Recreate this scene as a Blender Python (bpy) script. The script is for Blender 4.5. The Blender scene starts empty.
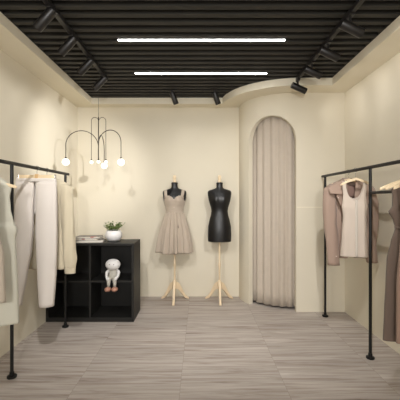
import bpy, math, random
from mathutils import Vector, Matrix, noise
random.seed(7)
PI = math.pi
SC = bpy.context.scene
COL = SC.collection
H = 1.33           # camera height
F = 328.0          # focal length in px at 400 px

# ------------------------------------------------------------------ helpers
class MB:
    def __init__(s): s.v = []; s.f = []; s.m = []
    def add(s, vs, fs, mi=0):
        o = len(s.v); s.v += [tuple(v) for v in vs]
        s.f += [tuple(i + o for i in f) for f in fs]; s.m += [mi] * len(fs)
    def box(s, a, b, mi=0, M=None):
        x0, y0, z0 = a; x1, y1, z1 = b
        vs = [Vector(p) for p in ((x0,y0,z0),(x1,y0,z0),(x1,y1,z0),(x0,y1,z0),(x0,y0,z1),(x1,y0,z1),(x1,y1,z1),(x0,y1,z1))]
        if M: vs = [M @ v for v in vs]
        s.add(vs, [(3,2,1,0),(4,5,6,7),(0,1,5,4),(1,2,6,5),(2,3,7,6),(3,0,4,7)], mi)
    def rings(s, rings, caps=True, closed=True, mi=0):
        n = len(rings[0]); vs = [p for r in rings for p in r]; fs = []
        for i in range(len(rings) - 1):
            for j in range(n if closed else n - 1):
                k = (j + 1) % n
                fs.append((i*n+j, i*n+k, (i+1)*n+k, (i+1)*n+j))
        if caps and closed:
            fs.append(tuple(range(n))[::-1]); fs.append(tuple((len(rings)-1)*n + j for j in range(n)))
        s.add(vs, fs, mi)
    def tube(s, pts, r, n=12, caps=True, mi=0, flat=None):
        """tube along a path; r a number or list; flat=(a,b) scales the section"""
        pts = [Vector(p) for p in pts]; rings = []
        t0 = (pts[1] - pts[0]).normalized()
        up = Vector((0,0,1)) if abs(t0.z) < .9 else Vector((0,1,0))
        u = t0.cross(up).normalized(); prev = t0
        for i, p in enumerate(pts):
            t = (pts[min(i+1, len(pts)-1)] - pts[max(i-1, 0)])
            t = t.normalized() if t.length > 1e-9 else prev
            q = prev.rotation_difference(t); u = q @ u; u = (u - t * u.dot(t)).normalized(); w = t.cross(u); prev = t
            rr = r[i] if isinstance(r, (list, tuple)) else r
            a, b = (rr, rr) if flat is None else (rr*flat[0], rr*flat[1])
            rings.append([p + u*math.cos(2*PI*k/n)*a + w*math.sin(2*PI*k/n)*b for k in range(n)])
        s.rings(rings, caps, True, mi)
    def lathe(s, prof, c=(0,0,0), n=32, mi=0, caps=True, M=None):
        rings = []
        for r, z in prof:
            ring = [Vector((math.cos(2*PI*k/n)*r, math.sin(2*PI*k/n)*r, z)) for k in range(n)]
            if M: ring = [M @ v for v in ring]
            rings.append([v + Vector(c) for v in ring])
        s.rings(rings, caps, True, mi)
    def sphere(s, c, r, n=20, sc=(1,1,1), mi=0):
        prof = [(max(1e-4, math.sin(PI*i/n)), -math.cos(PI*i/n)) for i in range(n+1)]
        rings = [[Vector((c[0]+r*sc[0]*p*math.cos(2*PI*k/(n+4)), c[1]+r*sc[1]*p*math.sin(2*PI*k/(n+4)), c[2]+r*sc[2]*z)) for k in range(n+4)] for p, z in prof]
        s.rings(rings, True, True, mi)
    def build(s, name, mats, parent=None, smooth=False, bevel=0, solid=0, subd=0, autos=False):
        me = bpy.data.meshes.new(name); me.from_pydata(s.v, [], s.f)
        if not isinstance(mats, (list, tuple)): mats = [mats]
        for m in mats: me.materials.append(m)
        for p, mi in zip(me.polygons, s.m): p.material_index = mi; p.use_smooth = smooth
        me.update()
        import bmesh
        b = bmesh.new(); b.from_mesh(me); bmesh.ops.recalc_face_normals(b, faces=b.faces); b.to_mesh(me); b.free()
        if smooth and autos: me.set_sharp_from_angle(angle=math.radians(38))
        o = bpy.data.objects.new(name, me); COL.objects.link(o)
        if parent: o.parent = parent
        if solid:
            m = o.modifiers.new('Solidify', 'SOLIDIFY'); m.thickness = solid; m.offset = 0
        if bevel:
            m = o.modifiers.new('Bevel', 'BEVEL'); m.width = bevel; m.segments = 2; m.limit_method = 'ANGLE'
        if subd:
            m = o.modifiers.new('Subsurf', 'SUBSURF'); m.levels = subd; m.render_levels = subd
        return o

def tag(o, label, cat, group=None):
    o['label'] = label; o['category'] = cat
    if group: o['group'] = group
    return o
def thing(name, label, cat, loc=(0,0,0), rz=0, group=None):
    o = bpy.data.objects.new(name, None); COL.objects.link(o); o.empty_display_size = .1
    o.location = loc; o.rotation_euler = (0,0,rz); return tag(o, label, cat, group)
def struct(o): o['kind'] = 'structure'; return o
def copy_tree(o, parent=None):
    c = o.copy(); COL.objects.link(c)
    if parent: c.parent = parent
    for ch in [x for x in COL.objects if x.parent == o]: copy_tree(ch, c)
    return c
def lerp_tab(tab, z):
    tab = sorted(tab)
    if z <= tab[0][0]: return tab[0][1:]
    for a, b in zip(tab, tab[1:]):
        if z <= b[0]:
            t = (z-a[0])/(b[0]-a[0]+1e-9); t = t*t*(3-2*t)*.5 + t*.5
            return tuple(p+(q-p)*t for p, q in zip(a[1:], b[1:]))
    return tab[-1][1:]

# ------------------------------------------------------------------ materials
def srgb(r, g, b):
    f = lambda c: (c/255/12.92) if c/255 <= .04045 else ((c/255+.055)/1.055)**2.4
    return (f(r), f(g), f(b), 1)
def mat(name, col, rough=.6, metal=0, bump=0, bscale=200, var=0, vscale=3, sheen=0, stretch=None, spec=.5, sss=0):
    m = bpy.data.materials.new(name); m.use_nodes = True; nt = m.node_tree; N = nt.nodes; L = nt.links
    p = N['Principled BSDF']; p.inputs['Base Color'].default_value = col
    p.inputs['Roughness'].default_value = rough; p.inputs['Metallic'].default_value = metal
    p.inputs['Specular IOR Level'].default_value = spec
    if sheen: p.inputs['Sheen Weight'].default_value = sheen
    tc = N.new('ShaderNodeTexCoord'); mp = N.new('ShaderNodeMapping'); L.new(tc.outputs['Object'], mp.inputs['Vector'])
    if stretch: mp.inputs['Scale'].default_value = stretch
    if var:
        n = N.new('ShaderNodeTexNoise'); n.inputs['Scale'].default_value = vscale; n.inputs['Detail'].default_value = 5
        L.new(mp.outputs[0], n.inputs['Vector'])
        r = N.new('ShaderNodeValToRGB'); L.new(n.outputs['Fac'], r.inputs['Fac'])
        r.color_ramp.elements[0].position = .3; r.color_ramp.elements[1].position = .7
        r.color_ramp.elements[0].color = tuple(c*(1-var) for c in col[:3]) + (1,)
        r.color_ramp.elements[1].color = tuple(min(1, c*(1+var)) for c in col[:3]) + (1,)
        L.new(r.outputs['Color'], p.inputs['Base Color'])
    if bump:
        n = N.new('ShaderNodeTexNoise'); n.inputs['Scale'].default_value = bscale; n.inputs['Detail'].default_value = 3
        L.new(mp.outputs[0], n.inputs['Vector'])
        b = N.new('ShaderNodeBump'); b.inputs['Strength'].default_value = bump; b.inputs['Distance'].default_value = .002
        L.new(n.outputs['Fac'], b.inputs['Height']); L.new(b.outputs['Normal'], p.inputs['Normal'])
    return m
def emat(name, col, strength):
    m = bpy.data.materials.new(name); m.use_nodes = True; p = m.node_tree.nodes['Principled BSDF']
    p.inputs['Base Color'].default_value = col; p.inputs['Emission Color'].default_value = col
    p.inputs['Emission Strength'].default_value = strength
    return m
WALL = mat('plaster', srgb(217,209,190), .85, bump=.15, bscale=60, var=.02, vscale=1.5, spec=.2)
SOFF = mat('plaster_soffit', srgb(230,222,202), .85, var=.02, vscale=1.5, spec=.2)
CEIL = mat('slat_black', srgb(44,42,38), .6, var=.1, vscale=4, spec=.3)
CAVE = mat('ceiling_void', srgb(22,21,20), .9)
BLK = mat('black_powder_coat', srgb(17,17,17), .4, bump=.1, bscale=400, spec=.35)
FIXT = mat('black_fixture', srgb(30,28,27), .38)
CAB = mat('black_laminate', srgb(30,29,27), .5, var=.08, vscale=8, spec=.3)
LEATH = mat('black_vinyl', srgb(17,16,16), .36, bump=.15, bscale=220)
WOOD = mat('pale_wood', srgb(228,206,172), .5, var=.1, vscale=9, stretch=(1,1,.15))
HWOOD = mat('hanger_wood', srgb(226,204,168), .5, var=.08, vscale=14, stretch=(.3,1,1))
CHROME = mat('chrome_wire', srgb(190,188,184), .25, 1)
BRONZE = mat('dark_bronze', srgb(52,46,40), .35, .6)
GLOBE = emat('opal_glass', (1,.95,.87,1), .75)
STRIP = emat('strip_diffuser', (1,.98,.95,1), 26)
LENS = emat('lamp_lens', (1,.88,.7,1), 6)
CURT = mat('curtain_cloth', srgb(188,176,161), .9, bump=.3, bscale=500, sheen=.2, var=.02, vscale=20)
OFFW = mat('offwhite_cloth', srgb(212,204,196), .9, bump=.3, bscale=450, sheen=.2)
CREAM = mat('cream_cloth', srgb(200,189,164), .85, bump=.3, bscale=450, sheen=.15)
SAGE = mat('sage_cloth', srgb(190,187,172), .85, bump=.3, bscale=450, sheen=.15)
ROSE = mat('greige_cloth', srgb(178,166,150), .85, bump=.3, bscale=450, sheen=.15)
TAUPE = mat('taupe_cloth', srgb(162,139,124), .85, bump=.3, bscale=450, sheen=.15)
TLIN = mat('taupe_lining', srgb(140,112,100), .8)
BROWN = mat('brown_cloth', srgb(98,82,71), .85, bump=.3, bscale=450, sheen=.15)
BROWN2 = mat('lightbrown_cloth', srgb(140,114,98), .85, bump=.3, bscale=450, sheen=.15)
TANKM = mat('tank_cloth', srgb(204,190,176), .9, bump=.3, bscale=450, sheen=.15)
DRESS = mat('dress_cloth', srgb(178,164,148), .85, bump=.3, bscale=450, sheen=.2)
POT = mat('white_ceramic', srgb(236,234,232), .3)
SOIL = mat('potting_soil', srgb(50,40,30), .95, bump=1, bscale=60)
LEAF = mat('leaf_green', srgb(104,122,62), .6, var=.45, vscale=40)
TOYW = mat('figurine_white', srgb(214,212,210), .5)
TOYG = mat('figurine_grey', srgb(176,172,162), .5)
TOYB = mat('figurine_brown', srgb(168,124,104), .55)
PAPER = mat('paper_edges', srgb(222,216,204), .8, var=.1, vscale=300, stretch=(.05,.05,3))
COVA = mat('magazine_cover_grey', srgb(176,166,160), .35, var=.18, vscale=18)
COVB = mat('magazine_cover_dark', srgb(92,86,84), .35, var=.3, vscale=22)
REDM = mat('red_print', srgb(170,70,60), .4)
BTN = mat('dark_button', srgb(96,70,64), .3)
BTNP = mat('pale_button', srgb(214,196,186), .3)

def floor_mat():
    m = bpy.data.materials.new('floor_planks'); m.use_nodes = True; nt = m.node_tree; N = nt.nodes; L = nt.links
    p = N['Principled BSDF']; tc = N.new('ShaderNodeTexCoord'); sep = N.new('ShaderNodeSeparateXYZ'); L.new(tc.outputs['Object'], sep.inputs[0])
    def math_(op, a, b=None, c=None):
        n = N.new('ShaderNodeMath'); n.operation = op
        for i, x in enumerate((a, b, c)):
            if x is None: continue
            if isinstance(x, (int, float)): n.inputs[i].default_value = x
            else: L.new(x, n.inputs[i])
        return n.outputs[0]
    ix = math_('DIVIDE', math_('ADD', sep.outputs[0], .14), .75); iy = math_('DIVIDE', sep.outputs[1], .375)
    cx = math_('FLOOR', ix); cy = math_('FLOOR', iy)
    cmb = N.new('ShaderNodeCombineXYZ'); L.new(cx, cmb.inputs[0]); L.new(cy, cmb.inputs[1])
    wn = N.new('ShaderNodeTexWhiteNoise'); wn.noise_dimensions = '2D'; L.new(cmb.outputs[0], wn.inputs['Vector'])
    sc = N.new('ShaderNodeVectorMath'); sc.operation = 'MULTIPLY'; sc.inputs[1].default_value = (1.1, 19, 1); L.new(tc.outputs['Object'], sc.inputs[0])
    off = N.new('ShaderNodeVectorMath'); off.operation = 'MULTIPLY_ADD'; off.inputs[1].default_value = (9, 9, 9)
    L.new(wn.outputs['Color'], off.inputs[0]); L.new(sc.outputs[0], off.inputs[2])
    n1 = N.new('ShaderNodeTexNoise'); n1.inputs['Scale'].default_value = 1.25; n1.inputs['Detail'].default_value = 9; n1.inputs['Roughness'].default_value = .62
    n1.inputs['Distortion'].default_value = 1.1
    L.new(off.outputs[0], n1.inputs['Vector'])
    r = N.new('ShaderNodeValToRGB'); L.new(n1.outputs['Fac'], r.inputs['Fac']); e = r.color_ramp.elements
    e[0].position = .3; e[0].color = srgb(134,121,111); e[1].position = .72; e[1].color = srgb(198,191,184)
    k = e.new(.42); k.color = srgb(165,154,146); k = e.new(.55); k.color = srgb(182,173,165)
    hv = N.new('ShaderNodeHueSaturation'); L.new(r.outputs[0], hv.inputs['Color']); L.new(math_('MULTIPLY_ADD', wn.outputs['Value'], .10, .95), hv.inputs['Value'])
    # hairline joints
    fx = math_('FRACT', ix); fy = math_('FRACT', iy)
    jx = math_('LESS_THAN', math_('MINIMUM', fx, math_('SUBTRACT', 1, fx)), .002)
    jy = math_('LESS_THAN', math_('MINIMUM', fy, math_('SUBTRACT', 1, fy)), .003)
    j = math_('MAXIMUM', jx, jy)
    mx = N.new('ShaderNodeMixRGB'); L.new(math_('MULTIPLY', j, .45), mx.inputs[0]); L.new(hv.outputs[0], mx.inputs[1]); mx.inputs[2].default_value = srgb(120,106,94)
    L.new(mx.outputs[0], p.inputs['Base Color']); p.inputs['Roughness'].default_value = .62; p.inputs['Specular IOR Level'].default_value = .3
    b = N.new('ShaderNodeBump'); b.inputs['Strength'].default_value = .12; b.inputs['Distance'].default_value = .002
    L.new(n1.outputs['Fac'], b.inputs['Height']); L.new(b.outputs[0], p.inputs['Normal'])
    return m
FLOOR = floor_mat()

# ------------------------------------------------------------------ setting
XL, XR, YB, YF = -1.685, 1.72, 4.52, -1.8
ZS, ZC = 2.605, 2.689
FX, FR, FY = 1.13, .59, 3.894       # fitting room curve
FC = FY + FR
b = MB(); b.box((XL-.1, YF, -.1), (XR+.1, YB+.1, 0)); struct(b.build('floor', FLOOR))
b = MB(); b.box((XL-.1, YF, 0), (XL, YB+.1, 2.95)); struct(b.build('wall_left', WALL))
b = MB(); b.box((XR, YF, 0), (XR+.1, YB+.1, 2.95)); struct(b.build('wall_right', WALL))
b = MB(); b.box((XL, YB, 0), (XR, YB+.1, 2.95)); struct(b.build('wall_back', WALL))

# slatted ceiling
b = MB(); b.box((XL-.1, YF, 2.80), (XR+.1, YB+.1, 2.95), 1)
k = -40
while True:
    y = 2.319 - .025 + k*.1045
    k += 1
    if y < YF: continue
    if y > 4.3: break
    b.box((-1.47, y, ZC), (1.5, y+.048, 2.80))
struct(b.build('ceiling', [CEIL, CAVE]))

# soffit with its curved lip
pairs = [((-1.44, YF), (-1.75, YF)), ((-1.44, 4.356), (-1.75, 4.6)), ((.30, 4.356), (.30, 4.6)), ((.30, 4.356), (.60, 4.6))]
for i in range(41):
    a = math.radians(8.8 + (90-8.8)*i/40)
    pairs.append(((FX-.84*math.cos(a), FC-.84*math.sin(a)), (FX-.5*math.cos(a), FC-.5*math.sin(a))))
pairs += [((1.47, FC-.84), (1.78, FC-.5)), ((1.47, YF), (1.78, YF))]
b = MB(); b.rings([[(l[0],l[1],ZS), (l[0],l[1],ZC-.0005), (w[0],w[1],ZC-.0005), (w[0],w[1],ZS)] for l, w in pairs])
struct(b.build('trim_1', SOFF, smooth=True, autos=True))
b = MB()
def band(l, w):
    d = (Vector(w)-Vector(l)).normalized()*.04; return [(l[0],l[1],ZC), (l[0],l[1],2.82), (l[0]+d.x,l[1]+d.y,2.82), (l[0]+d.x,l[1]+d.y,ZC)]
b.rings([band(l, w) for l, w in pairs]); struct(b.build('trim_3', CEIL, smooth=True, autos=True))

# fitting room wall, arch cut into its curve
Ls = FR*PI/2
def plan(s, off=0):
    """s = distance along the wall from the back wall; off = inward"""
    r = FR - off
    if s < 0: return (FX-r, FC - s)
    if s < Ls:
        a = s/FR; return (FX-r*math.cos(a), FC-r*math.sin(a))
    return (FX+(s-Ls), FY+off)
S0, S1 = FR*math.radians(31), Ls+.012
SM, SR = (S0+S1)/2, (S1-S0)/2
ZSP = 2.35-SR
def wall_cols(ss, zb, b, off0=0, off1=.06, rev=True):
    n = len(ss)
    for i in range(n-1):
        p, q = plan(ss[i]), plan(ss[i+1]); pi, qi = plan(ss[i], off1), plan(ss[i+1], off1); z0, z1 = zb(ss[i]), zb(ss[i+1])
        ZT = 2.66
        b.add([(p[0],p[1],z0),(q[0],q[1],z1),(q[0],q[1],ZT),(p[0],p[1],ZT),(pi[0],pi[1],z0),(qi[0],qi[1],z1),(qi[0],qi[1],ZT),(pi[0],pi[1],ZT)],
              [(0,1,2,3),(7,6,5,4),(0,4,5,1)])
b = MB()
wall_cols([-.036] + [S0*i/16 for i in range(17)], lambda s: 0, b)
wall_cols([SM - SR*math.cos(PI*i/64) for i in range(65)], lambda s: ZSP + math.sqrt(max(0, SR*SR-(s-SM)**2)), b)
wall_cols([S1, Ls+(XR-FX)*.5, Ls+(XR-FX)], lambda s: 0, b)
for s in (S0, S1):
    p, q = plan(s), plan(s, .06); b.add([(p[0],p[1],0),(q[0],q[1],0),(q[0],q[1],ZSP),(p[0],p[1],ZSP)], [(0,1,2,3)])
struct(b.build('wall_fitting_room', WALL, smooth=True, autos=True))
# slim panel joint on the flat front of the fitting room
b = MB(); b.box((FX+.02, FY-.004, 1.238), (XR, FY, 1.250)); struct(b.build('trim_2', SOFF))

# curtain in the arch
b = MB(); ringsF = []
ns = 420
cols = []
for i in range(ns+1):
    s = S0-.16 + (S1-S0+.40)*i/ns
    cols.append(s)
for z in [.028 + (2.5-.028)*j/16 for j in range(17)]:
    row = []
    for s in cols:
        w = 1 - .35*z/2.5
        ph = s*2*PI/.122 + .5*math.sin(s*7) 
        sh = math.sin(ph) + .12*math.sin(2*ph+.8)
        o = .100 - .016*sh*w + .003*math.sin(s*31+z*1.3)*w
        x, y = plan(s, o); row.append((x, y, z))
    ringsF.append(row)
b.rings(ringsF, False, False)
o = b.build('curtain', CURT, smooth=True, solid=.004)
tag(o, 'floor-length pale beige pleated curtain hanging in the arched fitting room doorway', 'curtain')

# ------------------------------------------------------------------ lights in the ceiling
def strip_light(Y, x0, x1, label):
    t = thing('strip_light', label, 'ceiling light', ((x0+x1)/2, Y, ZC), 0, None)
    L = (x1-x0)/2
    b = MB(); b.box((-L, -.0255, .004), (L, .0255, .05)); b.box((-L, -.0255, -.001), (L, -.0135, .004)); b.box((-L, .0135, -.001), (L, .0255, .004)); b.build('housing', FIXT, t)
    b = MB(); b.box((-L+.003, -.0135, -.003), (L-.003, .0135, .0045)); b.build('diffuser', STRIP, t, bevel=.002)
    return t
strip_light(2.788, -.70, .725, 'thin white linear ceiling light, the longer and nearer of the two')
strip_light(3.5196, -.70, .72, 'thin white linear ceiling light, the farther one nearest the back wall')

for Y_, lab in ((1.325, 'added unseen linear ceiling light ahead of the camera, for overall brightness'), (-.137, 'added unseen linear ceiling light above the camera, for overall brightness')):  # out-of-view strips added to raise the room's light level
    strip_light(Y_, -.70, .72, lab)
def track(x, y0, y1, label):
    b = MB(); b.box((x-.017, y0, 2.655), (x+.017, y1, ZC)); b.box((x-.019, y1-.03, 2.652), (x+.019, y1+.004, ZC)) 
    tag(b.build('light_track', FIXT, bevel=.002), label, 'light track')
track(-1.034, -.6, 3.62, 'black ceiling light track along the left side, holding four spotlights aimed at the left wall')
track(1.08, -.6, 3.70, 'black ceiling light track along the right side, holding four spotlights aimed at the right wall')

def spotlight(loc, d, label, stem=.05, back=.085, power=20, size=75, blend=.7, L=.175, R=.034, group=None):
    """loc: point on track underside; d: aim direction; back: distance from the stem to the cylinder's rear"""
    t = thing('track_spotlight', label, 'spotlight', loc, 0, group)
    d = Vector(d).normalized(); q = Vector((0,0,1)).rotation_difference(d).to_matrix()
    piv = Vector((0,0,-stem))
    b = MB(); b.box((-.016, -.045, -.014), (.016, .045, 0)); b.build('adapter', FIXT, t, bevel=.003)
    b = MB(); b.tube([(0,0,-.012), piv], .011, 14); b.tube([piv-Vector((0,.02,0)), piv+Vector((0,.02,0))], .014, 14); b.build('stem', FIXT, t, smooth=True, autos=True)
    c = piv - d*back
    M = q.to_4x4()
    b = MB(); b.lathe([(R*.93, 0), (R, .006), (R, L-.004), (R*.96, L), (R*.86, L), (R*.84, L-.02)], c, 28, M=M, caps=False)
    b.lathe([(.0005, 0), (R*.93, 0)], c, 28, M=M, caps=False)
    bo = b.build('lamp_body', FIXT, t, smooth=True, autos=True)
    b = MB(); b.lathe([(.0005, L-.02), (R*.84, L-.02)], c, 24, M=M, caps=False); b.build('lens', LENS, bo)
    if power:
        ld = bpy.data.lights.new('spot_beam', 'SPOT'); ld.energy = power; ld.spot_size = math.radians(size); ld.spot_blend = blend
        ld.shadow_soft_size = .02; ld.color = (1, .97, .94)
        lo = bpy.data.objects.new('spot_beam', ld); COL.objects.link(lo)
        lo.parent = t; lo.location = c + d*(L-.006); lo.rotation_euler = d.to_track_quat('-Z', 'Y').to_euler()
    return t
names = ['nearest the camera', 'second from the camera', 'third from the camera', 'farthest from the camera']
PW = 4.0
for i, Y in enumerate((2.27, 2.66, 3.08, 3.52)):
    spotlight((-1.034, Y, 2.655), (-.70, .12, -.66), 'black cylinder spotlight on the left track, ' + names[i], .03, .03, PW, 80, .8, group='spotlights on the left track')
for i, Y in enumerate((2.36, 2.77, 3.17, 3.62)):
    spotlight((1.08, Y, 2.655), (.90, .12, -.36), 'black cylinder spotlight on the right track, ' + names[i], .085, .075, PW, 80, .8, group='spotlights on the right track')
for i, X in enumerate((-.34, .19)):
    spotlight((X, 4.1, ZC), (.34, .30, -.88), 'black spotlight at the back ceiling edge above the ' + ('dressed' if i == 0 else 'bare black') + ' dress form', .045, .03, PW*.5, 95, .9, L=.15, R=.034)
# unseen spots added for brightness and the pendant's shadow, no fixtures modelled
def lamp(p, q, power, size=100, r=.03, col=(1,.98,.96)):
    ld = bpy.data.lights.new('added_spot', 'SPOT'); ld.energy = power; ld.spot_size = math.radians(size); ld.spot_blend = .9; ld.shadow_soft_size = r; ld.color = col
    lo = bpy.data.objects.new('added_spot', ld); COL.objects.link(lo); lo.location = p; lo.rotation_euler = (Vector(q)-Vector(p)).to_track_quat('-Z', 'Y').to_euler()

# ------------------------------------------------------------------ pendant
t = thing('pendant_lamp', 'dark metal pendant lamp with arched arms and white glass globes above the black cabinet', 'pendant lamp', (-1.176, 3.8, ZC))
Y0 = 3.8; px = Y0/F
zf = lambda y, Y=Y0: H + (200-y)*Y/F - ZC
b = MB(); b.tube([(0,0,0), (0,0,zf(117))], .0018, 8); b.build('cord', BRONZE, t, smooth=True)
b = MB(); b.lathe([(.03,-.02),(.032,-.012),(.032,0)], n=24); b.build('ceiling_cup', BRONZE, t, smooth=True, autos=True)
b = MB(); b.tube([(0,0,zf(117)), (0,0,zf(160.5))], .0055, 12); b.build('rod', BRONZE, t, smooth=True)
def arm(dx, dy, ztop_end, zb, r, rr, ztop=None):
    d = Vector((dx, dy, 0)); L = d.length; R2 = L/2
    pts = [Vector((0,0,zb-.04))]
    for i in range(25):
        a = PI - PI*i/24
        pts.append(d.normalized()*(R2 + R2*math.cos(a)) + Vector((0,0,zb + R2*math.sin(a))))
    pts.append(d + Vector((0,0,ztop_end + r)))
    b = MB(); b.tube(pts, rr, 10); b.tube([d+Vector((0,0,ztop_end+r*.75)), d+Vector((0,0,ztop_end+r+.014))], rr*2.6, 14)
    a_ = b.build('arm', BRONZE, t, smooth=True, autos=True)
    b = MB(); b.sphere(d + Vector((0,0,ztop_end)), r, 24); b.build('globe', GLOBE, a_, smooth=True)
zg = 1.755 - ZC
arm(-.33, -.12, zg, zf(147), .041, .0044)
arm(.285, -.10, zg, zf(144), .041, .0044)
arm(-.03, .33, zg+.005, zf(147), .041, .0044)
arm(-.075, -.02, zg+.010, zf(121), .020, .003)
arm(.094, -.03, zg+.010, zf(122), .020, .003)
arm(-.022, .07, zg+.025, zf(120), .020, .003)

# ------------------------------------------------------------------ cabinet
CX0, CX1, CY0, CY1, CZ = -1.682, -.722, 3.575, 3.966, .857
t = thing('cube_shelf', 'low black cabinet with four open square compartments against the left wall', 'shelf unit', ((CX0+CX1)/2, (CY0+CY1)/2, 0))
W = (CX1-CX0)/2; Dp = (CY1-CY0)/2; T = .026
def part(name, a, c): 
    b = MB(); b.box(a, c); return b.build(name, CAB, t, bevel=.0025)
part('top_board', (-W, -Dp, CZ-T), (W, Dp, CZ))
part('side_board', (-W, -Dp, .0), (-W+T, Dp, CZ-T)); part('side_board', (W-T, -Dp, .0), (W, Dp, CZ-T))
part('bottom_board', (-W+T, -Dp, .0), (W-T, Dp, .048))
part('back_board', (-W+T, Dp-.012, .048), (W-T, Dp, CZ-T))
part('divider', (-.0115, -Dp+.004, .048), (.0115, Dp-.012, CZ-T))
part('shelf', (-W+T, -Dp+.004, .428), (-.0115, Dp-.012, .450)); part('shelf', (.0115, -Dp+.004, .428), (W-T, Dp-.012, .450))

# pot plant
t = thing('potted_plant', 'small green leafy plant in a round white bowl pot on the black cabinet', 'potted plant', (-.998, 3.79, CZ))
b = MB(); b.lathe([(.045,0),(.058,.002),(.082,.022),(.096,.055),(.097,.078),(.088,.105),(.076,.122),(.070,.124),(.070,.118),(.084,.095),(.08,.07)], n=40, caps=True); b.build('pot', POT, t, smooth=True)
b = MB(); b.lathe([(.08,.104),(.05,.112),(.002,.116)], n=30, caps=True); b.build('soil', SOIL, t, smooth=True)
st = MB(); lf = MB(); random.seed(5)
for i in range(34):
    a = random.uniform(0, 2*PI); r0 = random.uniform(.0, .045); sp = random.uniform(.03, .10)
    h = .078*random.uniform(.5, 1.3)*(1.3 if i in (3, 9) else 1)
    p0 = Vector((math.cos(a)*r0, math.sin(a)*r0, .112)); p1 = p0 + Vector((math.cos(a)*sp*.9, math.sin(a)*sp*.9, h))
    pm = (p0+p1)/2 + Vector((0,0,.012))
    
    st.tube([p0, pm, p1], .0014, 6)
    for k in range(7):
        q = p0.lerp(p1, .25 + .12*k) + Vector((0,0,.008)); b_ = random.uniform(0, 2*PI); tl = random.uniform(-.2, .9)
        d = Vector((math.cos(b_)*math.cos(tl), math.sin(b_)*math.cos(tl), math.sin(tl))); s_ = d.cross(Vector((0,0,1))).normalized(); u_ = s_.cross(d)
        ll = random.uniform(.018, .030); ww = ll*.42
        lf.add([q, q+d*ll*.35+s_*ww+u_*.002, q+d*ll*.75+s_*ww*.8, q+d*ll, q+d*ll*.75-s_*ww*.8, q+d*ll*.35-s_*ww+u_*.002, q+d*ll*.5-u_*.003],
               [(0,1,6),(1,2,6),(2,3,6),(3,4,6),(4,5,6),(5,0,6)])
st.build('stems', LEAF, t, smooth=True)
lf.build('foliage', LEAF, t, solid=.0008)

# magazines
def magazine(loc, rz, w, d, h, cov, label, red=None, z=0):
    t = thing('magazine', label, 'magazine', loc, rz, 'magazines on the black cabinet')
    b = MB(); b.box((-w/2+.002, -d/2+.002, .001), (w/2-.001, d/2-.002, h-.001)); b.build('pages', PAPER, t)
    b = MB(); b.box((-w/2, -d/2, 0), (w/2, d/2, .0012)); b.box((-w/2, -d/2, h-.0012), (w/2, d/2, h)); b.box((-w/2, -d/2, 0), (-w/2+.0015, d/2, h))
    cv = b.build('cover', cov, t)
    if red:
        b = MB(); b.box((red[0], red[1], h), (red[0]+red[2], red[1]+red[3], h+.0006)); b.build('print', REDM, t)
        b = MB(); b.box((red[0], -d/2-.0004, h*.35), (red[0]+red[2]*.6, -d/2, h*.8)); b.build('print', REDM, t)
magazine((-1.235, 3.73, CZ), .12, .29, .21, .028, COVB, 'dark covered magazine with cream pages at the bottom of the stack beside the pot', None)
magazine((-1.29, 3.755, CZ+.028), -.06, .30, .215, .018, COVA, 'pale grey magazine with red print lying in the middle of the stack', (-.02,-.06,.06,.02))
magazine((-1.27, 3.77, CZ+.046), .10, .27, .19, .014, COVB, 'dark grey magazine with a red corner lying on top of the stack', (.03,-.08,.06,.03))

# seated figurine (generic)
t = thing('seated_figurine', 'small pale grey seated toy figure with brown shoes on the cabinet shelf edge', 'figurine', (-.955, 3.60, .450))
s = .0109
b = MB()
b.rings([[Vector((math.cos(2*PI*k/20)*w, math.sin(2*PI*k/20)*dd + yo, z)) for k in range(20)] for z, w, dd, yo in
   [(0,.03,.03,.02),(.008,.052,.045,.02),(.04,.058,.048,.02),(.08,.05,.042,.018),(.11,.042,.036,.014),(.128,.028,.026,.01),(.135,.015,.015,.01)]])
b.build('body', TOYG, t, smooth=True)
b = MB(); b.sphere((0, .0, .172), .064, 22, (1.28, .95, .98)); hd = b.build('head', TOYW, t, smooth=True)
for ex in (-.022, .022): b = MB(); b.sphere((ex,-.056,.182),.005,8); b.build('eye', BLK, hd, smooth=True)
for sx in (-1, 1):
    b = MB(); b.tube([(sx*.040,.01,.115),(sx*.066,-.005,.085),(sx*.062,-.035,.050),(sx*.045,-.058,.030)], [.017,.017,.015,.013], 14); b.sphere((sx*.043,-.062,.028),.018,12); b.build('arm', TOYW, t, smooth=True)
    b = MB(); b.tube([(sx*.030,.02,.022),(sx*.032,-.03,.026),(sx*.033,-.052,.016),(sx*.033,-.056,-.02),(sx*.033,-.056,-.068)], [.024,.024,.023,.019,.016], 16); lg = b.build('leg', TOYG, t, smooth=True)
    b = MB(); b.sphere((sx*.037,-.075,-.080),.038,18,(.92,1.2,.66)); b.build('shoe', TOYB, lg, smooth=True)

# ------------------------------------------------------------------ dress forms
def ell_ring(z, hw, hd, n=48, yo=0, bust=0, ex=1.0):
    out = []
    for k in range(n):
        a = 2*PI*k/n; c, s_ = math.cos(a), math.sin(a)
        x = hw*math.copysign(abs(c)**ex, c); y = hd*math.copysign(abs(s_)**ex, s_) + yo
        if bust and s_ < 0:
            y -= bust*(math.exp(-((x-.055)/.045)**2) + math.exp(-((x+.055)/.045)**2))
        out.append(Vector((x, y, z)))
    return out
FORM = [(.785,.148,.102,0),(.790,.153,.107,0),(.88,.156,.113,0),(.98,.152,.112,0),(1.07,.133,.098,0),(1.13,.116,.086,0),(1.185,.108,.080,0),(1.235,.116,.086,.004),
        (1.285,.132,.094,.018),(1.325,.143,.098,.028),(1.365,.150,.096,.022),(1.40,.155,.088,.010),(1.425,.157,.078,.003),(1.443,.153,.068,0),(1.456,.140,.060,0),(1.466,.110,.054,0),(1.476,.072,.048,0),(1.488,.048,.044,0),(1.505,.042,.040,0),(1.545,.041,.039,0)]
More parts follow.
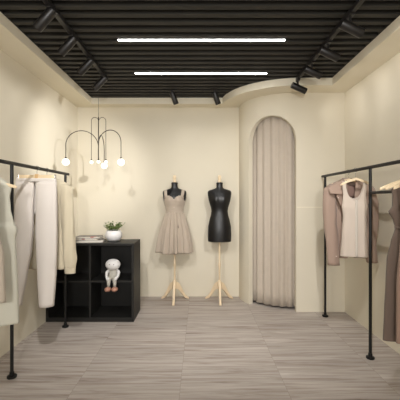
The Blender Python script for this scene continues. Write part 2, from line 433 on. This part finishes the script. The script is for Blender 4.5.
def form_at(z): return lerp_tab([(f[0],)+f[1:] for f in FORM], z)
def dress_form(X, Y, label):
    t = thing('dress_form', label, 'dress form', (X, Y, 0))
    b = MB(); b.rings([ell_ring(z, hw, hd, 56, 0, bu, .92) for z, hw, hd, bu in FORM]); b.build('torso', LEATH, t, smooth=True, autos=True)
    b = MB(); b.lathe([(.043,1.543),(.044,1.548),(.044,1.556),(.036,1.562)], n=28); b.build('neck_cap', LEATH, t, smooth=True, autos=True)
    b = MB(); b.lathe([(.020,1.560),(.022,1.57),(.017,1.585),(.016,1.60),(.021,1.612),(.022,1.635),(.018,1.652),(.008,1.658)], n=24); b.build('neck_knob', WOOD, t, smooth=True, autos=True)
    b = MB(); b.lathe([(.013,.14),(.013,.45),(.016,.455),(.016,.50),(.013,.505),(.013,.79)], n=20)
    b.lathe([(.018,.16),(.03,.17),(.032,.235),(.024,.262),(.016,.275)], n=24); b.build('pole', WOOD, t, smooth=True, autos=True)
    for k in range(3):
        a = -PI/2 + k*2*PI/3; d = Vector((math.cos(a), math.sin(a), 0)); s_ = Vector((-d.y, d.x, 0))
        b = MB(); R_ = .20 if k == 0 else .21
        prof = [(.01,.250,.160),(.035,.248,.155),(.07,.222,.128),(.100,.165,.088),(.130,.105,.048),(.160,.058,.016),(R_-.012,.030,.001),(R_,.016,0)]
        rr = []
        for r, zt, zb in prof:
            rr.append([d*r - s_*.0145 + Vector((0,0,zb)), d*r + s_*.0145 + Vector((0,0,zb)), d*r + s_*.0145 + Vector((0,0,zt)), d*r - s_*.0145 + Vector((0,0,zt))])
        b.rings(rr); b.build('leg', WOOD, t, bevel=.004)
    return t
MY = 4.325
dress_form((174.6-200)*MY/F, MY, 'dress form wearing the beige dress, on a pale wooden tripod stand')
dress_form((219.5-200)*MY/F, MY, 'bare glossy black dress form on a pale wooden tripod stand beside the arch')

# the dress on the left form
t = thing('dress', 'sleeveless beige knee-length dress with gathered skirt worn by the left dress form', 'dress', ((174.6-200)*MY/F, MY, 0))
b = MB(); n = 96; rows = []
zs = [1.165 + (1.42-1.165)*j/30 for j in range(31)]
for z in zs:
    hw, hd, bu = form_at(z); rows.append(ell_ring(z, hw+.006, hd+.006, n, 0, bu*1.1, .92))
vs = [p for r in rows for p in r]; fs = []
for i in range(30):
    for j in range(n):
        k = (j+1) % n; c = (rows[i][j]+rows[i][k]+rows[i+1][j]+rows[i+1][k])/4
        x = c.x; ax = abs(x)
        if c.y < 0: lim = 1.352 + .036*math.exp(-((ax-.075)/.05)**2) - .012*math.exp(-(ax/.02)**2) - (.04 if ax > .125 else 0)
        else: lim = 1.365
        if c.z < lim: fs.append((i*n+j, i*n+k, (i+1)*n+k, (i+1)*n+j))
b.add(vs, fs); b.build('bodice', DRESS, t, smooth=True, solid=.003)
for sx in (-1, 1):
    b = MB(); pts = [(sx*.098,-.098,1.35),(sx*.108,-.090,1.40),(sx*.114,-.066,1.440),(sx*.114,-.03,1.463),(sx*.110,.03,1.463),(sx*.100,.072,1.42),(sx*.092,.094,1.35)]
    # wide flat strap
    rr = []
    for p in pts:
        p = Vector(p); rr.append([p+Vector((-.019,0,-sx*-.006)), p+Vector((.019,0,-sx*.006))])
    b.rings(rr, False, False); b.build('shoulder_strap', DRESS, t, smooth=True, solid=.005)
b = MB(); rows = []; n = 260
for j in range(28):
    u = j/27; z = 1.172 - u*(1.172-.640)
    hw = .113 + (.207-.113)*(1-(1-u)**1.9); hd = .088 + (.150-.088)*(1-(1-u)**1.9)
    row = []
    for k in range(n):
        a = 2*PI*k/n
        f = math.sin(a*17 + .8*math.sin(a*3) + .3*u) ; g = math.sin(a*9+2.1)
        am = .006 + .016*u
        r = 1 + (am*f + am*.7*g)/.15
        row.append(Vector((hw*math.cos(a)*r, hd*math.sin(a)*r*(1 if math.sin(a) < 0 else .9), z + .006*math.sin(a*4)*u)))
    rows.append(row)
b.rings(rows, False, True); b.build('skirt', DRESS, t, smooth=True, solid=.003)
for zz in (1.235, 1.262, 1.29):
    b = MB(); hw, hd, bu = form_at(zz); b.sphere((0, -hd-.010, zz), .005, 8, (1,.5,1)); b.build('button', BTNP, t, smooth=True)

# ------------------------------------------------------------------ clothes rails
def rack(X, ys, label, yend, rung=None, side=1):
    t = thing('clothes_rack', label, 'clothes rack', (X, ys[0], 0))
    y0 = ys[0]
    b = MB(); b.tube([(0, yend-y0, 1.605), (0, ys[-1]-.15-y0, 1.605)], .0145, 16); rl = b.build('rail', BLK, t, smooth=True, autos=True)
    for y in ys:
        b = MB(); b.tube([(0, y-y0, .01), (0, y-y0, 1.60)], .0125, 16); b.build('post', BLK, t, smooth=True, autos=True)
        b = MB(); b.lathe([(.032,0),(.034,.003),(.034,.014),(.030,.018),(.017,.020),(.016,.042),(.013,.044)], (0, y-y0, 0), 24); b.build('foot', BLK, t, smooth=True, autos=True)
    if rung:
        b = MB(); b.tube([(0, rung[0]-y0, rung[2]), (0, rung[1]-y0, rung[2])], .0115, 14); b.build('crossbar', BLK, t, smooth=True, autos=True)
    return t
rack(-1.41, (3.435, 2.458, 1.48), 'black metal clothes rack along the left wall', 3.51)
rack(1.43, (3.745, 2.754, 1.76), 'black metal clothes rack along the right wall, with a lower crossbar', 3.83, (2.75, 1.765, 1.391))

# ------------------------------------------------------------------ hangers and clothes
def hanger(X, Y, zap, rz, label, w=.21, drop=.085, group=None, clip=False, thick=.012):
    t = thing('wooden_hanger' if not clip else 'clip_hanger', label, 'hanger', (X, Y, 1.605), rz, group)
    za = zap - 1.605
    b = MB(); ro = .0185
    pts = [(0,0,za+.0)] + [(0,0,za+.02)]
    for i in range(15):
        a = -PI/2 + (PI*1.35)*i/14
        pts.append((ro*math.cos(a)*1.0, 0, ro*math.sin(a)))
    pts[1] = (0,0,min(za+.02, -ro-.004))
    b.tube(pts, .0020, 8); b.build('hook', CHROME, t, smooth=True)
    b = MB()
    if not clip:
        rr = []
        for i in range(-14, 15):
            u = i/14; x = u*w; z = za - drop*(abs(u)**1.25) - .006*math.cos(u*PI)
            y = -.012*(1-u*u); hh = .016 - .004*abs(u); th = thick*.6
            if abs(u) > .95: hh *= .8
            rr.append([Vector((x, y-th, z-hh)), Vector((x, y+th, z-hh)), Vector((x, y+th*.8, z+hh*.6)), Vector((x, y-th*.8, z+hh*.6))])
        b.rings(rr); b.build('bar', HWOOD, t, bevel=.003)
    else:
        b.box((-w, -.011, za-.050), (w, -.001, za-.008)); b.box((-w, .001, za-.050), (w, .011, za-.008)); b.build('bar', HWOOD, t, bevel=.002)
        b = MB(); b.box((-.014,-.014,za-.040),(.014,.014,za-.002)); b.build('clasp', mat('clasp_wood', srgb(196,160,112), .5), t, bevel=.002)
        for sx in (-1, 1):
            b = MB(); b.box((sx*w-.004,-.013,za-.055),(sx*w+.004,.013,za-.005)); b.build('end_clip', CHROME, t, bevel=.002)
    return t

def sheet(b, tab, zs, side, hd, hole=None, fold=None, nu=46, mi=0, notch=None):
    """one panel of a garment: tab rows (z, xl, xr); side -1 front, +1 back; hole(x,z)->True removes"""
    n = nu+1; vs = []; fs = []
    for z in zs:
        xl, xr = lerp_tab(tab, z)[:2]; cx = (xl+xr)/2; hw = (xr-xl)/2
        for i in range(n):
            u = -1 + 2*i/nu; x = cx + hw*u
            hh = hd(z) if callable(hd) else hd
            y = side*hh*math.sqrt(max(0, 1-u*u))
            if fold: y += fold(x, z, side)*min(1, (1-abs(u))*5)
            vs.append(Vector((x, y, z)))
    for j in range(len(zs)-1):
        for i in range(nu):
            a = j*n+i; q = (vs[a]+vs[a+1]+vs[a+n]+vs[a+n+1])/4
            if hole and hole(q.x, q.z): continue
            fs.append((a, a+1, a+n+1, a+n))
    b.add(vs, fs, mi)
def zr(a, c, n): return [a + (c-a)*i/n for i in range(n+1)]
def folds(amp, k, seed, z0, z1):
    def f(x, z, side):
        t = max(0, min(1, (z1-z)/(z1-z0)))
        return amp*(.25+t)*(math.sin(x*k + seed + .8*math.sin(z*4+seed)) + .5*math.sin(x*k*1.9 + seed*2.3))
    return f
def sleeve(b, pts, r, flat=(1,.55), n=28, amp=.08, k=5, seed=0, mi=0):
    pts = [Vector(p) for p in pts]; rr = []
    N_ = 26; 
    # resample
    seg = [0]
    for a, c in zip(pts, pts[1:]): seg.append(seg[-1]+(c-a).length)
    for i in range(N_+1):
        d = seg[-1]*i/N_; j = 0
        while j < len(seg)-2 and seg[j+1] < d: j += 1
        t = (d-seg[j])/(seg[j+1]-seg[j]); p = pts[j].lerp(pts[j+1], t); R_ = r[j]+(r[j+1]-r[j])*t
        ring = []
        for q in range(n):
            a = 2*PI*q/n; w = 1 + amp*math.sin(k*a + seed + i*.25) + amp*.6*math.sin(i*1.1+seed+2*a)
            ring.append(p + Vector((math.cos(a)*R_*flat[0]*w, math.sin(a)*R_*flat[1]*w, 0)))
        rr.append(ring)
    b.rings(rr, False, True, mi)
def zl(zw): return zw - 1.605   # local z for things hung from the rail

# -- off-white trousers
TY, TX = 2.837, -1.41
hanger(TX, TY, 1.555, 0, 'wooden clip hanger holding the off-white trousers on the left rack', .158, clip=True)
t = thing('trousers', 'long off-white trousers clipped to a hanger on the left rack', 'trousers', (TX, TY, 1.605))
kx = TY/F
def X_(px_, Y): return (px_-200)*Y/F
def lx(px_): return X_(px_, TY) - TX
def lz(py): return H + (200-py)*TY/F - 1.605
b = MB()
ztop = lz(178.3)
b = MB(); zb_ = lz(182)
tabW = [(zb_, lx(15.8), lx(56.5)), (ztop, lx(16), lx(56.2))]
for sd in (-1, 1): sheet(b, tabW, zr(zb_, ztop, 3), sd, .026, None, None)
b.build('waistband', OFFW, t, smooth=True, solid=.003)
b = MB(); b.rings([[Vector((lx(x_), .024, z)) for x_ in (32, 34, 36, 38.5)] for z in zr(lz(214), ztop, 8)], False, False); b.build('seat_panel', OFFW, t, smooth=True, solid=.003)
for xs, zhem in ([((181.5,15.8,34.6),(195,15.3,34.2),(213,15,33.6),(232,14,33.2),(250,13,31.5),(275,12,27),(305,10.5,21.5)),305], [((181.5,35.4,56.5),(195,35.9,57),(213,36.2,57.4),(232,35.8,57.4),(250,36.6,57),(275,37.8,56),(306,39.5,53.5)),306]):
    b = MB(); tab = [(lz(a), lx(l), lx(r_)) for a, l, r_ in xs]
    for sd in (-1, 1):
        sheet(b, tab, zr(lz(zhem), lz(181.5), 40), sd, lambda z: .025+.025*min(1, (ztop-z)/.25), None, folds(.004, 30, xs[0][1], lz(300), lz(190)), 30)
    b.build('trouser_leg', OFFW, t, smooth=True, solid=.003)

# -- cream shirt
SY = 3.02
hanger(-1.41, SY, 1.522, 0, 'wooden hanger inside the cream shirt on the left rack', .185, .07)
t = thing('shirt', 'cream long-sleeved shirt hanging behind the trousers on the left rack', 'shirt', (-1.41, SY, 1.605))
b = MB(); L0, L1 = zl(.70), zl(1.53)
tab = [(L0,-.215,.215),(zl(1.0),-.205,.205),(zl(1.30),-.195,.195),(zl(1.46),-.215,.215),(zl(1.50),-.16,.16),(L1,-.075,.075)]
for sd in (-1, 1):
    sheet(b, tab, zr(L0, L1, 50), sd, lambda z: .05 if z < zl(1.4) else .05*max(.3,(zl(1.56)-z)/.16), None, folds(.010, 30, 2+sd, L0, L1), 50)
b.build('body', CREAM, t, smooth=True, solid=.003)
b = MB(); b.lathe([(.062,zl(1.515)),(.06,zl(1.55)),(.056,zl(1.548)),(.058,zl(1.51))], n=30, caps=False, M=Matrix.Diagonal((1,.6,1,1))); b.build('collar', CREAM, t, smooth=True)
for sx in (-1, 1):
    b = MB(); sleeve(b, [(sx*.165,-.01,zl(1.475)),(sx*.188,-.02,zl(1.42)),(sx*.200,-.03,zl(1.25)),(sx*.212,-.035,zl(1.0)),(sx*.224,-.035,zl(.80)),(sx*.226,-.035,zl(.74)),(sx*.226,-.035,zl(.70))], [.030,.050,.057,.056,.058,.050,.047], (1,.75), seed=sx)
    sl = b.build('sleeve', CREAM, t, smooth=True, solid=.003)
    b = MB(); sleeve(b, [(sx*.227,-.035,zl(.715)),(sx*.228,-.035,zl(.665))], [.048,.046], (1,.8), amp=.02); b.build('cuff', CREAM, sl, smooth=True, solid=.004)

# -- sage sleeveless long vest
VY = 2.22; s = VY/F
hanger(-1.41, VY, 1.462, 0, 'wooden hanger inside the sage green sleeveless vest on the left rack', .168, .050)
t = thing('long_vest', 'long sage green sleeveless vest hanging at the near end of the left rack', 'vest', (-1.41, VY, 1.605))
def vx(px_): return X_(px_, VY)+1.41
def vz(py): return H + (200-py)*s - 1.605
b = MB()
tab = [(vz(323), -vx(19.0), vx(19.0)), (vz(290), -vx(18), vx(18)), (vz(239), -vx(15.4), vx(15.4)), (vz(230), -vx(17), vx(17)), (vz(222), -vx(13.5), vx(13.5)), (vz(210), -vx(10.6), vx(10.6)), (vz(197), -vx(9.6), vx(9.6)), (vz(187), -vx(11.5), vx(11.5)), (vz(183), -vx(8), vx(8)), (vz(180.5), -vx(4), vx(4)), (vz(177.5), -.058, .058)]
neck = lambda x, z: abs(x) < .058 and z > vz(200) + abs(x)*.5
for sd in (-1, 1):
    sheet(b, tab, zr(vz(323), vz(177.5), 70), sd, lambda z: .055 if z < vz(225) else .03, (neck if sd < 0 else None), folds(.006, 26, 4+sd, vz(323), vz(180)), 60)
b.build('body', SAGE, t, smooth=True, solid=.0035)
b = MB(); b.box((vx(2.5), -.066, vz(268)), (vx(8), -.056, vz(259))); b.build('pocket_flap', SAGE, t, bevel=.003)

# -- greige jacket in front of it, mostly outside the frame
JY = 2.02
hanger(-1.41, JY, 1.50, 0, 'wooden hanger of the greige jacket at the left frame edge', .17, .075)
t = thing('jacket', 'pale greige jacket cut off by the left edge of the frame', 'jacket', (-1.41, JY, 1.605))
b = MB(); z0, z1 = zl(.70), zl(1.48)
tab = [(z0,-.215,.215),(zl(1.0),-.205,.203),(zl(1.10),-.185,.180),(zl(1.20),-.165,.165),(zl(1.36),-.165,.165),(zl(1.42),-.15,.15),(z1,-.06,.06)]
for sd in (-1, 1): sheet(b, tab, zr(z0, z1, 40), sd, lambda z: .05 if z < zl(1.3) else .03, None, folds(.008, 30, 5+sd, z0, z1), 40)
b.build('body', ROSE, t, smooth=True, solid=.003)

# -- taupe coat jacket on the right rack
KY = 3.185
hanger(1.44, KY, 1.535, 0, 'wooden hanger inside the taupe jacket on the right rack', .19, .07)
t = thing('jacket', 'taupe jacket with wide collar and long sleeves hanging behind the white tank top', 'jacket', (1.44, KY, 1.605))
b = MB(); z0, z1 = zl(.775), zl(1.53)
tab = [(z0,-.205,.235),(zl(1.0),-.195,.215),(zl(1.30),-.185,.19),(zl(1.44),-.20,.20),(zl(1.49),-.16,.16),(z1,-.07,.07)]
sheet(b, tab, zr(z0, z1, 50), 1, .05, None, folds(.008, 30, 3, z0, z1), 50, 0)
sheet(b, tab, zr(z0, z1, 50), -1, lambda z: .05, lambda x, z: abs(x) < .03+.10*max(0,(z-zl(1.25))) + (.06 if z > zl(1.45) else 0), folds(.010, 30, 1, z0, z1), 50, 0)
b.build('body', TAUPE, t, smooth=True, solid=.004)
b = MB(); tab2 = [(a, l*.9, r*.9) for a, l, r in tab]
sheet(b, tab2, zr(z0+.02, zl(1.49), 30), 1, .040, None, None, 30); b.build('lining', TLIN, t, smooth=True, solid=.002)
for sx in (-1, 1):
    b = MB()
    zb = .71 if sx < 0 else .735
    sleeve(b, [(sx*.150,-.01,zl(1.485)),(sx*.188,-.02,zl(1.44)),(sx*.200,-.045,zl(1.30)),(sx*.198,-.055,zl(1.10)),(sx*.180,-.06,zl(.90)),(sx*.165 if sx<0 else .20,-.06,zl(zb))], [.035,.052,.062,.060,.055,.052], (1,.7), seed=sx*2, amp=.05)
    sl = b.build('sleeve', TAUPE, t, smooth=True, solid=.004)
    # storm flap / shoulder cape
    b = MB(); rr = []
    for i in range(9):
        u = i/8; x = sx*(.060 + .160*u); 
        ztp = zl(1.525) - .07*u**1.3
        zbt = zl(1.385) - .005*math.sin(u*5)
        rr.append([Vector((x, -.05-.072*v - .010*math.sin(u*4), ztp + (zbt-ztp)*v)) for v in (0,.25,.5,.75,1)])
    b.rings(rr, False, False); b.build('shoulder_flap', TAUPE, t, smooth=True, solid=.004)
    # lapel
    b = MB()
    b.add([(sx*.045,-.062,zl(1.52)), (sx*.120,-.100,zl(1.44)), (sx*.165,-.122,zl(1.365)), (sx*.105,-.118,zl(1.24)), (sx*.045,-.085,zl(1.12)), (sx*.03,-.066,zl(1.35))], [(0,1,5),(1,2,3),(1,3,5),(3,4,5)])
    b.build('lapel', TAUPE, t, solid=.005)
for p in ((-.150,-.125,zl(1.350)), (-.160,-.105,zl(.80)), (-.10,-.120,zl(1.33))):
    b = MB(); b.sphere(p,.006,8); b.build('button', BTNP, t, smooth=True)
b = MB()
for sx in (-1, 1):
    b.add([(sx*.0,.045,zl(1.545)),(sx*.05,.03,zl(1.545)),(sx*.075,-.02,zl(1.525)),(sx*.085,-.05,zl(1.48)),(sx*.07,.0,zl(1.47)),(sx*.0,.055,zl(1.48))],[(0,1,4,5),(1,2,3,4)])
b.build('collar', TAUPE, t, smooth=True, solid=.004)

# -- white tank top
WY = 3.005; rz = math.radians(-14); c_ = math.cos(rz)
hanger(1.425, WY, 1.532, rz, 'wooden hanger inside the off-white tank top on the right rack', .130, .068)
t = thing('tank_top', 'long off-white tank top with a scooped neck in front of the taupe jacket', 'tank top', (1.415, WY, 1.605), rz)
def tz(py): return H + (200-py)*WY/F - 1.605
b = MB(); z0, z1 = tz(256.5), tz(181.5)
tab = [(z0,-.120,.112),(tz(235),-.108,.104),(tz(215),-.098,.100),(tz(206.5),-.108,.108),(tz(203),-.102,.102),(tz(195),-.096,.096),(tz(188),-.100,.100),(z1,-.102,.102)]
def nk(d):
    def f(x, z):
        return z > tz(d) + .12*(abs(x)/.074)**3.2 and abs(x) < .074
    return f
for sd in (-1, 1): sheet(b, tab, zr(z0, z1, 80), sd, lambda z: .045 if z < tz(208) else .045*max(.25,(tz(179)-z)/(tz(179)-tz(208))), nk(200 if sd < 0 else 198), folds(.007, 34, 2.2 if sd<0 else 4, z0, z1), 72)
b.build('body', TANKM, t, smooth=True, solid=.004)
b = MB(); b.rings([[Vector((x, -.054-.003*math.cos(z*8), z)) for x in (-.004,.018)] for z in zr(z0+.002, tz(200), 20)], False, False); b.build('fold_strip', mat('fold_strip_cloth', srgb(205,196,184), .9), t, smooth=True, solid=.004)  # strip in its own tone stands in for the shading of a centre fold

# -- brown dresses near the right edge
hg = 'hangers at the near end of the right rack'
for Y, lab in ((2.235, 'bare wooden hanger shoulder showing farthest from the camera among the brown dresses'), (2.165, 'wooden hanger carrying the long dark brown dress on the right rack'), (2.075, 'wooden hanger carrying the light brown dress at the right frame edge')):
    hanger(1.43, Y, 1.485, 0, lab, .205, .085, group=hg)
def bdress(Y, m, label, tab, z0, z1, hd=.042, k=60, amp=.006):
    t = thing('dress', label, 'dress', (1.43, Y, 1.605)); b = MB()
    for sd in (-1, 1): sheet(b, [(zl(a), l, r) for a, l, r in tab], zr(zl(z0), zl(z1), 70), sd, hd, (lambda x, z: abs(x) < .06 and z > zl(1.33)) if sd < 0 else (lambda x, z: abs(x) < .05 and z > zl(1.38)), folds(amp, k, Y*3+sd, zl(z0), zl(z1+.5)), 90)
    b.build('body', m, t, smooth=True, solid=.003)
    b = MB(); b.rings([[Vector((hw*math.cos(2*PI*q/40), hd_*math.sin(2*PI*q/40), zl(z))) for q in range(40)] for z, hw, hd_ in ((1.155,.142,.063),(1.135,.139,.064))], False, True); b.build('waist_seam', m, t, smooth=True, solid=.003)
    return t
bdress(2.165, BROWN, 'long sleeveless dark brown pleated dress near the right frame edge',
       [(.405,-.222,.222),(.60,-.213,.213),(.80,-.203,.203),(.94,-.196,.196),(1.05,-.170,.170),(1.145,-.140,.140),(1.20,-.155,.155),(1.252,-.186,.186),(1.29,-.160,.160),(1.36,-.160,.160),(1.40,-.165,.165),(1.43,-.13,.13)], .405, 1.43)
bdress(2.075, BROWN2, 'light brown dress cut off by the right edge of the frame',
       [(.425,-.188,.20),(.80,-.185,.19),(1.10,-.16,.16),(1.19,-.155,.155),(1.28,-.155,.155),(1.36,-.16,.16),(1.41,-.14,.14)], .425, 1.41)
# -- rose blouse shoulder beside them
hanger(1.43, 1.995, 1.50, 0, 'wooden hanger of the rose blouse at the right frame edge', .17, .06, group=hg)
t = thing('blouse', 'rose taupe blouse shoulder with dark buttons at the right frame edge', 'blouse', (1.43, 1.995, 1.605)); b = MB()
tab = [(zl(.95),-.17,.17),(zl(1.25),-.165,.165),(zl(1.40),-.195,.195),(zl(1.435),-.20,.20),(zl(1.46),-.17,.17),(zl(1.49),-.07,.07)]
for sd in (-1, 1): sheet(b, tab, zr(zl(.95), zl(1.49), 40), sd, .035, None, folds(.006, 34, sd, zl(.95), zl(1.5)), 40)
b.build('body', TAUPE, t, smooth=True, solid=.003)
for p in ((-.19,-.03,zl(1.435)), (-.155,-.04,zl(1.447))):
    b = MB(); b.sphere(p,.006,8); b.build('button', BTN, t, smooth=True)

# ------------------------------------------------------------------ lighting
lamp((1.08, 1.9, 2.58), (-1.45, 4.0, 1.75), 360, 36, .006)
for sx in (-1, 1): lamp((sx*.75, 1.5, 2.62), (sx*.55, 4.2, .3), 112, 85, .010)  # added pair brightening the floor and lower walls
ld = bpy.data.lights.new('added_rear_light', 'AREA'); ld.shape = 'SQUARE'; ld.size = .16; ld.energy = 56; ld.color = (1, .98, .96)  # small area light added behind the camera to brighten walls and racks
lo = bpy.data.objects.new('added_rear_light', ld); COL.objects.link(lo); lo.location = (0, -1.7, 1.75); lo.rotation_euler = (PI/2, 0, 0)
w = bpy.data.worlds.new('world'); SC.world = w; w.use_nodes = True
w.node_tree.nodes['Background'].inputs[0].default_value = (1, .97, .93, 1); w.node_tree.nodes['Background'].inputs[1].default_value = 1.6

# ------------------------------------------------------------------ camera
cd = bpy.data.cameras.new('camera'); cam = bpy.data.objects.new('camera', cd); COL.objects.link(cam)
cam.location = (0, 0, H); cam.rotation_euler = (PI/2, 0, 0); cd.sensor_width = 36; cd.lens = 36*F/400; cd.clip_start = .02
SC.camera = cam
vs_ = SC.view_settings; vs_.view_transform = 'Standard'; vs_.look = 'None'; vs_.gamma = 1; vs_.exposure = .13; vs_.use_curve_mapping = False
